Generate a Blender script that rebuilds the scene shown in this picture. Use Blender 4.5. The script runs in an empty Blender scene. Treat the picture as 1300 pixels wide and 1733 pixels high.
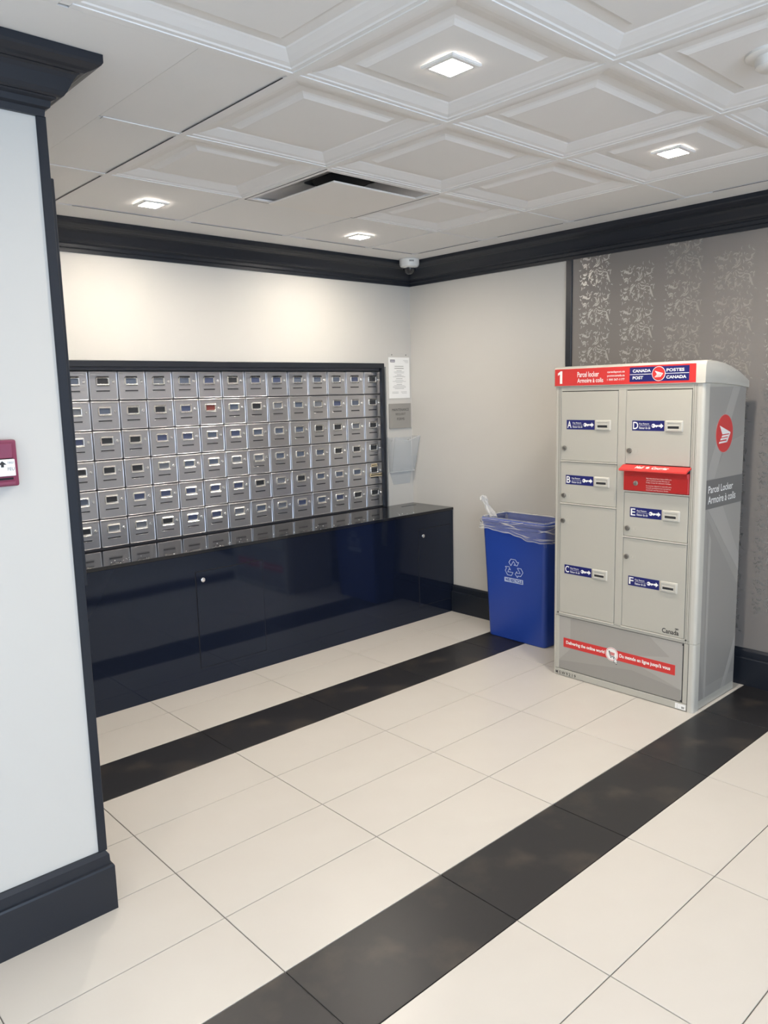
import bpy, bmesh, math, random
from mathutils import Vector, Matrix
random.seed(7)
S = bpy.context.scene
COL = S.collection

# ------------------------------------------------------------------ camera
cam_d = bpy.data.cameras.new('camera'); cam = bpy.data.objects.new('camera', cam_d); COL.objects.link(cam)
PITCH, YAW, ROLL = 0.15074, 0.73970, -0.02443
CAM = Vector((-1.0543, -2.8963, 1.5352))
fw = Vector((math.sin(YAW)*math.cos(PITCH), math.cos(YAW)*math.cos(PITCH), -math.sin(PITCH)))
r0 = Vector((math.cos(YAW), -math.sin(YAW), 0)); u0 = r0.cross(fw)
rt = math.cos(ROLL)*r0 + math.sin(ROLL)*u0; up = -math.sin(ROLL)*r0 + math.cos(ROLL)*u0
M = Matrix((rt, up, -fw)).transposed().to_4x4(); M.translation = CAM
cam.matrix_world = M
cam_d.sensor_fit = 'VERTICAL'; cam_d.sensor_height = 24.0; cam_d.lens = 24.0*1316.34/1733.0
cam_d.clip_start = 0.02
S.camera = cam

# ------------------------------------------------------------------ world, light, exposure
w = bpy.data.worlds.new('world'); S.world = w; w.use_nodes = True
bgn = w.node_tree.nodes['Background']; bgn.inputs[0].default_value = (0.75, 0.86, 1.0, 1); bgn.inputs[1].default_value = 0.4
S.view_settings.view_transform = 'Standard'; S.view_settings.look = 'None'
S.view_settings.gamma = 1.0; S.view_settings.use_curve_mapping = False
S.view_settings.exposure = 0.50
try: S.cycles.use_denoising = True
except Exception: pass
LAMP = 600.0         # radiance of a downlight lens
LAMP_COL = (1.0, 0.905, 0.79, 1)
def area(name, loc, target, sx, sy, power, color):
    l = bpy.data.lights.new(name, 'AREA'); l.shape = 'RECTANGLE'; l.size = sx; l.size_y = sy
    l.energy = power; l.color = color
    o = bpy.data.objects.new(name, l); COL.objects.link(o); o.location = loc
    o.rotation_euler = (Vector(target)-Vector(loc)).to_track_quat('-Z', 'Y').to_euler(); return o
# daylight falling in through the glazed front of the lobby behind the camera
area('daylight_area', (-1.9, -6.15, 1.35), (-1.9, 0, 1.35), 4.4, 2.1, 165, (0.62, 0.78, 1.0))

# ------------------------------------------------------------------ materials
def mat(name, col, rough=0.5, metal=0.0, noise=None, bump=None, coat=0.0, spec=0.5):
    m = bpy.data.materials.new(name); m.use_nodes = True
    nt = m.node_tree; b = nt.nodes['Principled BSDF']
    b.inputs['Base Color'].default_value = (*col, 1); b.inputs['Roughness'].default_value = rough
    b.inputs['Metallic'].default_value = metal; b.inputs['Coat Weight'].default_value = coat
    b.inputs['Specular IOR Level'].default_value = spec
    tc = nt.nodes.new('ShaderNodeTexCoord')
    if noise:                    # (second colour, scale, detail, lo, hi)
        c2, sc, det, lo, hi = noise
        n = nt.nodes.new('ShaderNodeTexNoise'); n.inputs['Scale'].default_value = sc; n.inputs['Detail'].default_value = det
        nt.links.new(tc.outputs['Object'], n.inputs['Vector'])
        r = nt.nodes.new('ShaderNodeValToRGB'); r.color_ramp.elements[0].position = lo; r.color_ramp.elements[1].position = hi
        r.color_ramp.elements[0].color = (*col, 1); r.color_ramp.elements[1].color = (*c2, 1)
        nt.links.new(n.outputs['Fac'], r.inputs['Fac']); nt.links.new(r.outputs['Color'], b.inputs['Base Color'])
    if bump:                     # (scale, strength, distance)
        n2 = nt.nodes.new('ShaderNodeTexNoise'); n2.inputs['Scale'].default_value = bump[0]; n2.inputs['Detail'].default_value = 3
        nt.links.new(tc.outputs['Object'], n2.inputs['Vector'])
        bp = nt.nodes.new('ShaderNodeBump'); bp.inputs['Strength'].default_value = bump[1]; bp.inputs['Distance'].default_value = bump[2]
        nt.links.new(n2.outputs['Fac'], bp.inputs['Height']); nt.links.new(bp.outputs['Normal'], b.inputs['Normal'])
    return m
def film(name, tint, opaque, rough, bump=None):
    m = bpy.data.materials.new(name); m.use_nodes = True; nt = m.node_tree; nt.nodes.clear()
    out = nt.nodes.new('ShaderNodeOutputMaterial'); mx = nt.nodes.new('ShaderNodeMixShader')
    tr = nt.nodes.new('ShaderNodeBsdfTransparent'); p = nt.nodes.new('ShaderNodeBsdfPrincipled')
    tr.inputs[0].default_value = (*tint, 1); p.inputs['Base Color'].default_value = (0.85, 0.86, 0.86, 1); p.inputs['Roughness'].default_value = rough
    fr = nt.nodes.new('ShaderNodeLayerWeight'); fr.inputs[0].default_value = 0.35
    ad = nt.nodes.new('ShaderNodeMath'); ad.operation = 'MULTIPLY_ADD'; ad.inputs[1].default_value = 0.55; ad.inputs[2].default_value = opaque
    nt.links.new(fr.outputs['Facing'], ad.inputs[0]); nt.links.new(ad.outputs[0], mx.inputs[0])
    nt.links.new(tr.outputs[0], mx.inputs[1]); nt.links.new(p.outputs[0], mx.inputs[2]); nt.links.new(mx.outputs[0], out.inputs[0])
    if bump:
        tc = nt.nodes.new('ShaderNodeTexCoord'); n2 = nt.nodes.new('ShaderNodeTexNoise'); n2.inputs['Scale'].default_value = bump[0]
        mp = nt.nodes.new('ShaderNodeMapping'); mp.inputs['Scale'].default_value = (1, 1, 4)
        nt.links.new(tc.outputs['Object'], mp.inputs[0]); nt.links.new(mp.outputs[0], n2.inputs['Vector'])
        bp = nt.nodes.new('ShaderNodeBump'); bp.inputs['Strength'].default_value = bump[1]; bp.inputs['Distance'].default_value = 0.01
        nt.links.new(n2.outputs['Fac'], bp.inputs['Height']); nt.links.new(bp.outputs['Normal'], p.inputs['Normal'])
    return m
def emit(name, col, s):
    m = bpy.data.materials.new(name); m.use_nodes = True; b = m.node_tree.nodes['Principled BSDF']
    b.inputs['Base Color'].default_value = (0, 0, 0, 1)
    b.inputs['Emission Color'].default_value = col; b.inputs['Emission Strength'].default_value = s; return m

wall_m = mat('warm white paint', (0.56, 0.54, 0.50), 0.6, bump=(60, 0.04, 0.002))
ceil_m = mat('white ceiling', (0.80, 0.785, 0.765), 0.7)
dark_m = mat('navy black satin paint', (0.011, 0.014, 0.021), 0.38, spec=0.45, bump=(25, 0.03, 0.003))
gloss_m = mat('black gloss laminate', (0.007, 0.010, 0.021), 0.06, bump=(3.5, 0.05, 0.006), spec=0.52)
gloss_m.node_tree.nodes['Principled BSDF'].inputs['Specular Tint'].default_value = (0.72, 0.84, 1.0, 1)
top_m = mat('black gloss counter laminate', (0.012, 0.013, 0.016), 0.07, bump=(9, 0.02, 0.004))
gap_and_shade_m = mat('dark gap and shade', (0.004, 0.004, 0.005), 0.7)
grout_m = mat('grey grout', (0.20, 0.185, 0.165), 0.8)
cream_m = mat('cream porcelain tile', (0.605, 0.572, 0.52), 0.30, noise=((0.57, 0.533, 0.48), 2.2, 5, 0.35, 0.75), bump=(120, 0.02, 0.001))
black_m = mat('charcoal tile', (0.017, 0.0165, 0.018), 0.36, noise=((0.085, 0.068, 0.052), 4.2, 9, 0.50, 0.82), bump=(40, 0.06, 0.001))
paper_m = mat('grey wallpaper', (0.205, 0.187, 0.174), 0.42)
foil_m = mat('silver wallpaper foil', (0.50, 0.49, 0.47), 0.33, 0.9)
steel_m = mat('brushed aluminium', (0.52, 0.515, 0.53), 0.34, 0.90, bump=(45, 0.05, 0.002))
chrome_m = mat('polished nickel', (0.90, 0.89, 0.87), 0.26, 1.0)
slot_m = mat('slot shadow', (0.03, 0.03, 0.033), 0.6)
cards = [mat('blue card', (0.06, 0.075, 0.135), 0.3), mat('slate card', (0.09, 0.11, 0.15), 0.3), mat('dark card', (0.03, 0.032, 0.036), 0.3), mat('grey card', (0.14, 0.15, 0.17), 0.3)]
redcard_m = mat('red card', (0.17, 0.04, 0.035), 0.35)
tan_m = mat('tan sticker', (0.62, 0.50, 0.30), 0.5); ink_m = mat('black ink', (0.02, 0.02, 0.02), 0.6); greyink_m = mat('grey ink', (0.34, 0.33, 0.31), 0.6)
beige_m = mat('locker beige enamel', (0.455, 0.437, 0.38), 0.38)
beige2_m = mat('locker raised beige', (0.53, 0.51, 0.45), 0.38)
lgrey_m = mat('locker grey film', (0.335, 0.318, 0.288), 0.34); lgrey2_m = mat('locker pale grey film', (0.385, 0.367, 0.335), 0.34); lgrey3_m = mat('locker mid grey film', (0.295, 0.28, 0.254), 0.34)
dgrey_m = mat('locker dark grey film', (0.155, 0.15, 0.142), 0.36)
red_m = mat('postal red', (0.62, 0.035, 0.033), 0.38); redp_m = mat('red enamel', (0.50, 0.022, 0.022), 0.35)
navy_m = mat('postal navy', (0.008, 0.012, 0.13), 0.4); white_m = mat('white print', (0.86, 0.85, 0.82), 0.5)
lock_m = mat('lock metal', (0.33, 0.32, 0.30), 0.35, 0.9)
bin_m = mat('blue plastic', (0.018, 0.058, 0.33), 0.36, bump=(60, 0.03, 0.001))
bag_m = film('clear plastic film', (0.97, 0.98, 0.99), 0.06, 0.10, (30, 1.0))
tail_m = film('crumpled plastic film', (0.98, 0.98, 0.98), 0.42, 0.2, (70, 0.9))
fold_m = film('plastic fold', (0.95, 0.96, 0.97), 0.40, 0.25)
acry_m = film('clear acrylic', (0.97, 0.975, 0.98), 0.03, 0.04)
pull_m = mat('raspberry red plastic', (0.215, 0.04, 0.082), 0.38)
sign_m = mat('taupe sign plate', (0.30, 0.285, 0.26), 0.4)
ventm = mat('duct metal', (0.62, 0.60, 0.58), 0.38, 0.35); plaq_m = mat('diffuser plaque', (0.80, 0.77, 0.73), 0.5)
plast_m = mat('white plastic', (0.78, 0.77, 0.74), 0.4); dome_m = mat('smoked dome', (0.03, 0.03, 0.032), 0.08)
lens_m = emit('lit lens', LAMP_COL, LAMP)
glass_m = film('window glass', (0.95, 0.97, 0.97), 0.02, 0.02)

# ------------------------------------------------------------------ helpers
class MB:
    def __init__(s): s.bm = bmesh.new()
    def box(s, x0, x1, y0, y1, z0, z1, bev=0, seg=2):
        b = s.bm; vs = [b.verts.new((x, y, z)) for x in sorted((x0, x1)) for y in sorted((y0, y1)) for z in sorted((z0, z1))]
        fs = [b.faces.new([vs[i] for i in q]) for q in ((0,1,3,2),(4,6,7,5),(0,4,5,1),(2,3,7,6),(0,2,6,4),(1,5,7,3))]
        if bev:
            es = list({e for f in fs for e in f.edges}); bmesh.ops.bevel(b, geom=es, offset=bev, segments=seg, profile=0.5, affect='EDGES')
        return s
    def prism(s, pts, fn, a, c, bev=0):      # pts 2D outline; fn(p, q, t) -> xyz
        b = s.bm; A = [b.verts.new(fn(p[0], p[1], a)) for p in pts]; B = [b.verts.new(fn(p[0], p[1], c)) for p in pts]
        n = len(pts); fs = [b.faces.new(A), b.faces.new(B[::-1])]
        for i in range(n): fs.append(b.faces.new((A[i], B[i], B[(i+1) % n], A[(i+1) % n])))
        bmesh.ops.recalc_face_normals(b, faces=fs)
        if bev:
            es = [e for e in set(fs[0].edges) | set(fs[1].edges)]
            bmesh.ops.bevel(b, geom=es, offset=bev, segments=2, profile=0.5, affect='EDGES')
        return s
    def lathe(s, prof, n, fn):               # prof [(r, h)]; fn(x, y, h) -> xyz
        b = s.bm; rings = []
        for r, h in prof: rings.append([b.verts.new(fn(r*math.cos(2*math.pi*k/n), r*math.sin(2*math.pi*k/n), h)) for k in range(n)])
        fs = []
        for i in range(len(rings)-1):
            for k in range(n): fs.append(b.faces.new((rings[i][k], rings[i][(k+1) % n], rings[i+1][(k+1) % n], rings[i+1][k])))
        fs.append(b.faces.new(rings[0][::-1])); fs.append(b.faces.new(rings[-1]))
        bmesh.ops.recalc_face_normals(b, faces=fs); return s
    def loft(s, rings, cap0=False, cap1=False, closed=True):
        b = s.bm; R = [[b.verts.new(p) for p in r] for r in rings]; n = len(R[0])
        for i in range(len(R)-1):
            for k in range(n if closed else n-1): b.faces.new((R[i][k], R[i][(k+1) % n], R[i+1][(k+1) % n], R[i+1][k]))
        if cap0: b.faces.new(R[0][::-1])
        if cap1: b.faces.new(R[-1])
        return s
    def mesh(s, name, m, smooth=False):
        me = bpy.data.meshes.new(name); bmesh.ops.recalc_face_normals(s.bm, faces=s.bm.faces[:]); s.bm.to_mesh(me); s.bm.free()
        me.materials.append(m)
        if smooth:
            for p in me.polygons: p.use_smooth = True
            try: me.set_sharp_from_angle(angle=math.radians(40))
            except Exception: pass
        return me
    def build(s, name, m, parent=None, loc=(0, 0, 0), smooth=False, sub=None):
        me = s.mesh(name, m, smooth)
        if sub is not None: me.transform(Matrix.Translation(-Vector(sub)))
        return put(name, me, parent, loc)
def put(name, me, parent=None, loc=(0, 0, 0)):
    o = bpy.data.objects.new(name, me); COL.objects.link(o); o.location = loc
    if parent: o.parent = parent
    return o
def tag(o, label, cat, group=None):
    o['label'] = label; o['category'] = cat
    if group: o['group'] = group
    return o
def thing(name, loc, label, cat, group=None):
    o = bpy.data.objects.new(name, None); COL.objects.link(o); o.location = loc; o.empty_display_size = 0.05
    return tag(o, label, cat, group)
def struct(o): o['kind'] = 'structure'; return o
class Kit:                                    # builds parts in world coordinates under a root that stands at root.location
    def __init__(s, root): s.root = root; s.o = Vector(root.location)
    def part(s, name, mb, m, parent=None, smooth=False, label=None):
        o = mb.build(name, m, parent or s.root, smooth=smooth, sub=s.o)
        if label: o['label'] = label
        return o
# faces: local (u right, v up, d out of the face) -> world
FRONT = lambda x: (lambda u, v, d: (x-d, -u, v))       # a face that looks to -x; u = -y
SIDE = lambda y: (lambda u, v, d: (u, y-d, v))         # a face that looks to -y; u = x
def text_mesh(s, box, face, d, bold=0.0, shear=0.0, ext=0.0003, align='FIT'):
    c = bpy.data.curves.new('t', 'FONT'); c.body = s; c.size = 1; c.offset = bold; c.shear = shear; c.extrude = 0.0; c.resolution_u = 3
    o = bpy.data.objects.new('t', c); COL.objects.link(o); bpy.context.view_layer.update()
    me = bpy.data.meshes.new_from_object(o.evaluated_get(bpy.context.evaluated_depsgraph_get()))
    bpy.data.objects.remove(o); bpy.data.curves.remove(c)
    xs = [v.co.x for v in me.vertices]; ys = [v.co.y for v in me.vertices]
    x0, x1, y0, y1 = min(xs), max(xs), min(ys), max(ys); u0, v0, u1, v1 = box
    for v in me.vertices:
        a = u0+(v.co.x-x0)/(x1-x0)*(u1-u0); b = v0+(v.co.y-y0)/(y1-y0)*(v1-v0)
        v.co = face(a, b, d)
    bm = bmesh.new(); bm.from_mesh(me); bpy.data.meshes.remove(me)
    mb = MB(); mb.bm.free(); mb.bm = bm; return mb
def merge(*mbs):
    r = MB()
    for m in mbs:
        me = bpy.data.meshes.new('tmp'); m.bm.to_mesh(me); m.bm.free(); r.bm.from_mesh(me); bpy.data.meshes.remove(me)
    return r
def plate(pts, face, d0, d1, mb=None):
    mb = mb or MB(); return mb.prism(pts, lambda p, q, t: face(p, q, t), d0, d1)
def rect(u0, v0, u1, v1): return [(u0, v0), (u1, v0), (u1, v1), (u0, v1)]
def circ(cu, cv, r, n=32, ry=None): return [(cu+r*math.cos(2*math.pi*k/n), cv+(ry or r)*math.sin(2*math.pi*k/n)) for k in range(n)]
def rrect(u0, v0, u1, v1, r, n=4):
    P = []
    for cx, cy, a in ((u1-r, v1-r, 0), (u0+r, v1-r, 90), (u0+r, v0+r, 180), (u1-r, v0+r, 270)):
        for k in range(n+1): t = math.radians(a+90*k/n); P.append((cx+r*math.cos(t), cy+r*math.sin(t)))
    return P

# ================================================================== ROOM
XW, YW, ZC = 2.925, 1.14, 2.42            # right wall, mailbox wall, ceiling grid
PX, PY = -0.236, -0.695                    # corner of the white wall end on the left
# ---- floor
floor = struct(MB().box(-5, XW, -6.2, YW, -0.06, -0.004).build('floor', grout_m))
L, W = 0.61, 0.3075; g = 0.0016
def tile_mesh(sx, sy, m):
    return MB().box(g, sx-g, g, sy-g, -0.004, 0.0, 0.0007, 1).mesh('floor_tile', m)
full = {0: tile_mesh(L, W, cream_m), 1: tile_mesh(L, W, black_m)}
cutx = {0: tile_mesh(XW-4*L, W, cream_m), 1: tile_mesh(XW-4*L, W, black_m)}
for j in range(-19, 3):
    y0 = -0.070+j*W
    if y0 > 0.80: continue
    for i in range(-8, 5):
        x0 = i*L
        if y0 > PY+0.1 and x0+L < PX-0.2: continue
        k = 1 if j % 5 == 0 else 0
        put('floor_tile', (cutx if i == 4 else full)[k], floor, (x0, y0, 0))
# ---- walls
wall_back = struct(MB().box(PX, 0.40, YW, YW+0.12, 0, 2.5).box(2.68, XW, YW, YW+0.12, 0, 2.5).box(0.40, 2.68, YW, YW+0.12, 0, 0.7425).box(0.40, 2.68, YW, YW+0.12, 1.72, 2.5).box(0.40, 2.68, YW+0.07, YW+0.12, 0.7425, 1.72).build('wall_back', wall_m))
wall_right = struct(MB().box(XW, XW+0.12, -6.3, YW+0.12, 0, 2.5).build('wall_right', wall_m))
wall_left = struct(MB().box(-5.0, PX, PY, YW+0.12, 0, 2.5, 0.003, 1).build('wall_left', wall_m))
wall_side = struct(MB().box(-5.12, -5.0, -6.3, YW+0.12, 0, 2.5).build('wall_side', wall_m))
fm = MB().box(-5, XW, -6.32, -6.2, 2.25, 2.5).box(-5, XW, -6.32, -6.2, 0, 0.25).box(-5, -4.2, -6.32, -6.2, 0.25, 2.25).box(0.5, XW, -6.32, -6.2, 0.25, 2.25)
wall_front = struct(fm.build('wall_front', wall_m))
win = MB()
for x in (-4.2, -3.03, -1.86, -0.69, 0.46): win.box(x, x+0.05, -6.29, -6.23, 0.25, 2.25)
win.box(-4.2, 0.5, -6.29, -6.23, 0.25, 0.30).box(-4.2, 0.5, -6.29, -6.23, 2.2, 2.25)
window_1 = struct(win.build('window_1', dark_m))
MB().box(-4.15, 0.46, -6.264, -6.258, 0.30, 2.2).build('pane', glass_m, window_1)
# ---- grey damask wallpaper on the right wall
WY = -0.212
wp = MB().box(XW-0.002, XW, -6.2, WY, 0.185, 2.31).build('wallpaper', paper_m, wall_right)
def stroke(mb, u, v, ang, ln, curl, wd, blunt=0.35, n=9):
    A = []; B = []; a = math.radians(ang); st = ln/n; c = math.radians(curl)/n
    for k in range(n+1):
        t = k/n; hw = wd*0.5*max(0.03, (math.sin(math.pi*min(1, t/(2*blunt)) if t < blunt else math.pi/2+0*t) if t < blunt else 1-((t-blunt)/(1-blunt))**1.5))
        A.append((u-math.sin(a)*hw, v+math.cos(a)*hw)); B.append((u+math.sin(a)*hw, v-math.cos(a)*hw))
        u += st*math.cos(a); v += st*math.sin(a); a += c*(1+1.6*t)
    f = FRONT(0)
    R = [[f(*p, 0.0004), f(*q, 0.0004)] for p, q in zip(A, B)]
    mb.loft(R, closed=False)
mot = MB()
ST = [(-.10,-.02,232,.26,20,.040),(-.06,.00,225,.20,-30,.020),(-.12,.0,200,.10,30,.024),(-.02,-.02,262,.09,0,.020),(.02,-.03,285,.08,10,.018),(.07,-.02,300,.10,25,.022),
 (-.08,.04,60,.14,-60,.020),(.00,.06,20,.18,40,.022),(.08,.02,0,.10,-40,.028),(.12,-.06,330,.10,40,.022),(.08,-.12,320,.13,40,.030),(.16,-.14,0,.10,60,.024),
 (.28,-.12,10,.15,-100,.022),(.36,-.15,285,.24,12,.046),(.37,-.10,30,.08,-30,.026),(.26,-.18,200,.07,0,.022),
 (-.40,.36,-10,.14,-50,.048),(-.42,.40,-50,.10,0,.030),(-.42,.30,60,.10,20,.030),(-.30,.32,320,.16,110,.032),(-.20,.36,70,.07,0,.016),(-.16,.37,70,.06,0,.014),
 (-.06,.38,40,.14,-70,.026),(.00,.30,310,.10,-50,.026),(-.02,.16,300,.16,230,.022),(.10,.30,280,.14,-40,.030),(.16,.42,260,.08,20,.020),(.22,.42,270,.06,0,.018),
 (.24,.30,290,.22,130,.034),(.38,.26,60,.13,-20,.020),(.20,.14,70,.10,50,.024),(.30,.12,60,.17,-190,.020),
 (-.42,.10,70,.20,-140,.026),(-.40,.06,60,.14,-110,.032),(-.38,.12,40,.10,-60,.014),(-.42,-.08,300,.18,130,.030),(-.44,-.20,330,.09,60,.030),(-.36,-.20,240,.05,0,.022),
 (-.42,-.28,260,.28,200,.038),(-.30,-.32,190,.09,60,.034),(-.16,-.22,270,.11,170,.022),(-.10,-.16,250,.07,-40,.020),(-.06,-.26,215,.10,0,.022),(.06,-.18,235,.08,0,.022),
 (.02,-.26,280,.15,-20,.036),(-.10,-.40,290,.16,210,.024),(.12,-.30,300,.18,-230,.022),(.20,-.24,240,.06,0,.016)]
for s_ in ST: stroke(mot, s_[0]*0.2, s_[1]*0.198, s_[2], s_[3]*0.245, s_[4], s_[5]*0.27)
dr_ = random.Random(11)
for gx in range(8):                  # small leaves filling the scrollwork
    for gy in range(8):
        u_, v_ = -.455+gx*.13+dr_.uniform(-.035, .035), -.455+gy*.13+dr_.uniform(-.035, .035)
        fl_ = 90+math.degrees(math.atan2(v_+.05, u_+.05))+40*math.sin(5*u_-4*v_)
        stroke(mot, u_*.2, v_*.196, fl_+dr_.choice([0, 0, 180]), dr_.uniform(.016, .030), dr_.choice([-1, 1])*dr_.uniform(40, 190), dr_.uniform(.0030, .0055), n=7)
mot_me = mot.mesh('damask_motif', foil_m)
for ci in range(8):
    yc = -0.365-0.262*ci; z = 2.203-(0.108 if ci % 2 else 0)
    zz = z if ci % 2 else z
    while zz > 0.30:
        put('damask_motif', mot_me, wp, (XW-0.0022, yc, zz)); zz -= 0.2155
# ---- trim: crown, baseboards, battens
def sweep(prof, path, name, m, sharp=True):
    # prof [(out, z)], path of corners (x, y) with room to the RIGHT of travel direction
    mb = MB(); n = len(path); rings = []
    for i in range(n):
        p = Vector(path[i]); 
        d0 = (p-Vector(path[i-1])).normalized() if i else None
        d1 = (Vector(path[i+1])-p).normalized() if i < n-1 else None
        n0 = Vector((d0.y, -d0.x)) if d0 else None; n1 = Vector((d1.y, -d1.x)) if d1 else None
        if n0 is None: off = n1
        elif n1 is None: off = n0
        else: off = (n0+n1)/(1+n0.dot(n1))
        rings.append([(p.x+off.x*o, p.y+off.y*o, z) for o, z in prof])
    mb.loft(rings, True, True); return struct(mb.build(name, m))
crown = [(0,2.275),(.010,2.275),(.012,2.292),(.022,2.297),(.024,2.312),(.034,2.317)]
for k in range(9):
    t = k/8; crown.append((.036+.055*t, 2.320+.056*t-0.010*math.sin(2*math.pi*t)))
crown += [(.098,2.380),(.108,2.384),(.124,2.394),(.128,2.400),(.128,2.4195),(0,2.4195)]
room = [(-5, PY), (PX, PY), (PX, YW), (XW, YW), (XW, -6.2)]
sweep(crown, room[:2]+[(PX, YW)], 'trim_1', dark_m)
sweep(crown, [(PX+0.13, YW)]+room[3:], 'trim_2', dark_m)
basep = [(0,0),(.026,0),(.026,.140),(.0235,.146),(.017,.148),(.016,.178),(.008,.190),(0,.190)]
sweep(basep, [(-5, PY), (PX, PY), (PX, 0.735)], 'baseboard_left', dark_m)
sweep([(o*1.15, z) for o, z in basep], [(XW, 0.744), (XW, -6.2)], 'baseboard_right', dark_m)
struct(MB().box(XW-0.012, XW, WY, WY+0.040, 0.19, 2.276, 0.002, 1).build('trim_3', dark_m))
tr = MB().box(PX-0.011, PX+0.015, PY-0.006, PY, 0.188, 2.278, 0.0015, 1).box(PX, PX+0.015, PY, PY+0.05, 0.188, 2.278, 0.0015, 1)
struct(tr.build('trim_4', dark_m))
bd = thing('wall_panel', (PX+0.015, PY+0.06, 1.0), 'tall narrow dark panel on hidden side of the white wall end, only its edge showing', 'panel')
kb = Kit(bd)
kb.part('board', MB().box(PX, PX+0.030, PY+0.055, PY+0.50, 1.02, 2.13, 0.002, 1), dark_m)
kb.part('frame', MB().box(PX, PX+0.038, PY+0.035, PY+0.056, 1.0, 2.135, 0.002, 1).box(PX, PX+0.038, PY+0.50, PY+0.52, 1.0, 2.135, 0.002, 1)
        .box(PX, PX+0.038, PY+0.056, PY+0.50, 2.115, 2.135, 0.002, 1).box(PX, PX+0.038, PY+0.056, PY+0.50, 1.0, 1.02, 0.002, 1), dark_m)
# ---- ceiling
ceiling = struct(MB().box(-5, XW, -6.2, YW, 2.52, 2.58).build('ceiling', ceil_m))
xs = [-4.69, -4.06, -3.43, -2.80, -2.17, -1.54, -0.91, -0.28, 0.355, 0.985, 1.640, 2.253, 2.638]
ys = [-6.05, -5.42, -4.79, -4.16, -3.53, -2.90, -2.27, -1.639, -1.021, -0.374, 0.232, 0.798]
SX, SY = 0.065, -1.021          # plain plaster border: left of SX wherever y > SY
COF = [(.004,.003),(.026,.003),(.030,.006),(.046,.008),(.066,.014),(.086,.021),(.090,.024),(.122,.024),(.130,.021),(.138,.016),(.144,.013)]
def ceil_tile(x0, x1, y0, y1, coffer):
    mb = MB(); prof = COF if coffer else [(.004,.004)]
    rings = [[(x0+d, y0+d, ZC+h), (x1-d, y0+d, ZC+h), (x1-d, y1-d, ZC+h), (x0+d, y1-d, ZC+h)] for d, h in [(prof[0][0], .05)]+prof]
    mb.loft(rings, True, True); mb.build('ceiling_tile', ceil_m, ceiling)
cells = []
for i in range(len(xs)-1):
    for j in range(len(ys)-1):
        x0, x1, y0, y1 = xs[i], xs[i+1], ys[j], ys[j+1]
        if y0 >= SY-1e-6:
            if x0 < SX: continue
        flat = (x1 > 2.6) or (y1 > 0.7)
        if i == 9 and j == 9: cells.append((x0, x1, y0, y1)); continue      # the air vent sits here
        ceil_tile(x0, x1, y0, y1, not flat)
for j in range(8, len(ys)-1): ceil_tile(SX, xs[8], ys[j], ys[j+1], False)
for x in xs[:-1]:
    a, b = (ys[0], ys[-1]) if x > SX else (ys[0], SY)
    MB().box(x-0.012, x+0.012, a, b, ZC, ZC+0.003).build('grid_tee', ceil_m, ceiling)
for y in ys[1:-1]:
    a, b = (SX if y > SY-0.01 and y != SY else xs[0], xs[-1])
    seg = [xs[0] if y <= SY else SX] + [v for v in xs if v > (xs[0] if y <= SY else SX)]
    for p, q in zip(seg[:-1], seg[1:]):
        MB().box(p+0.0125, q-0.0125, y-0.012, y+0.012, ZC, ZC+0.003).build('grid_tee', ceil_m, ceiling)
e = 0.004
MB().box(xs[-1]+e, XW, -6.2, YW, ZC, ZC+0.05).build('ceiling_border', ceil_m, ceiling)
MB().box(SX-0.3, xs[-1]+e, ys[-1]+e, YW, ZC, ZC+0.05).build('ceiling_border', ceil_m, ceiling)
MB().box(-5, SX-e*0.4, SY+0.0125, YW, ZC, ZC+0.05).build('ceiling_border', ceil_m, ceiling)

for i in range(8, len(xs)-1):       # dark strips painted as the shade in joints where edge tiles meet plaster border
    a, b = xs[i], xs[i+1]; MB().box(a+(b-a)*random.uniform(.04, .3), b-(b-a)*.06, ys[-1]-.001, ys[-1]+.0035, ZC+.0002, ZC+.001).build('joint_shade_strip', gap_and_shade_m, ceiling)
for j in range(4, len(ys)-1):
    a, b = ys[j], ys[j+1]; MB().box(xs[-1]-.001, xs[-1]+.0035, a+(b-a)*.06, b-(b-a)*random.uniform(.04, .4), ZC+.0002, ZC+.001).build('joint_shade_strip', gap_and_shade_m, ceiling)
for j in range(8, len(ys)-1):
    a, b = ys[j], ys[j+1]; MB().box(xs[8]-.0165, xs[8]-.013, a+(b-a)*.05, b-(b-a)*.05, ZC+.0002, ZC+.001).build('joint_shade_strip', gap_and_shade_m, ceiling)
# ================================================================== CEILING FITTINGS
lens2_m = emit('lit lens, softer', LAMP_COL, LAMP*0.86)
def downlight(x, y, label, z=ZC+0.0122):
    r = thing('ceiling_light', (x, y, z), label, 'ceiling light', 'square recessed ceiling lights')
    h = 0.060; q = 0.041
    fr = MB(); sq = lambda d, zz: [(-d, -d, zz), (d, -d, zz), (d, d, zz), (-d, d, zz)]
    fr.loft([sq(h, 0.0), sq(h, -0.006), sq(h-0.004, -0.0085), sq(q+0.002, -0.0085), sq(q, -0.001)])
    fr.build('trim_frame', plast_m, r)
    MB().box(-q, q, -q, q, -0.0018, -0.0008).build('diffuser', lens2_m if y > 0 else lens_m, r)
    return r
L1, L2 = (0.355+0.985)/2, (1.640+2.253)/2
downlight(0.668, -1.33, 'square recessed light nearest the camera, upper centre of the ceiling')
downlight(1.93, -1.33, 'square recessed light over the parcel locker, near right wall')
downlight(0.702, 0.560, 'square recessed light above the left end of the mailbox wall', ZC+0.0022)
downlight(1.968, 0.566, 'square recessed light beside the air vent, in front of the camera dome corner', ZC+0.0022)
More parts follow.
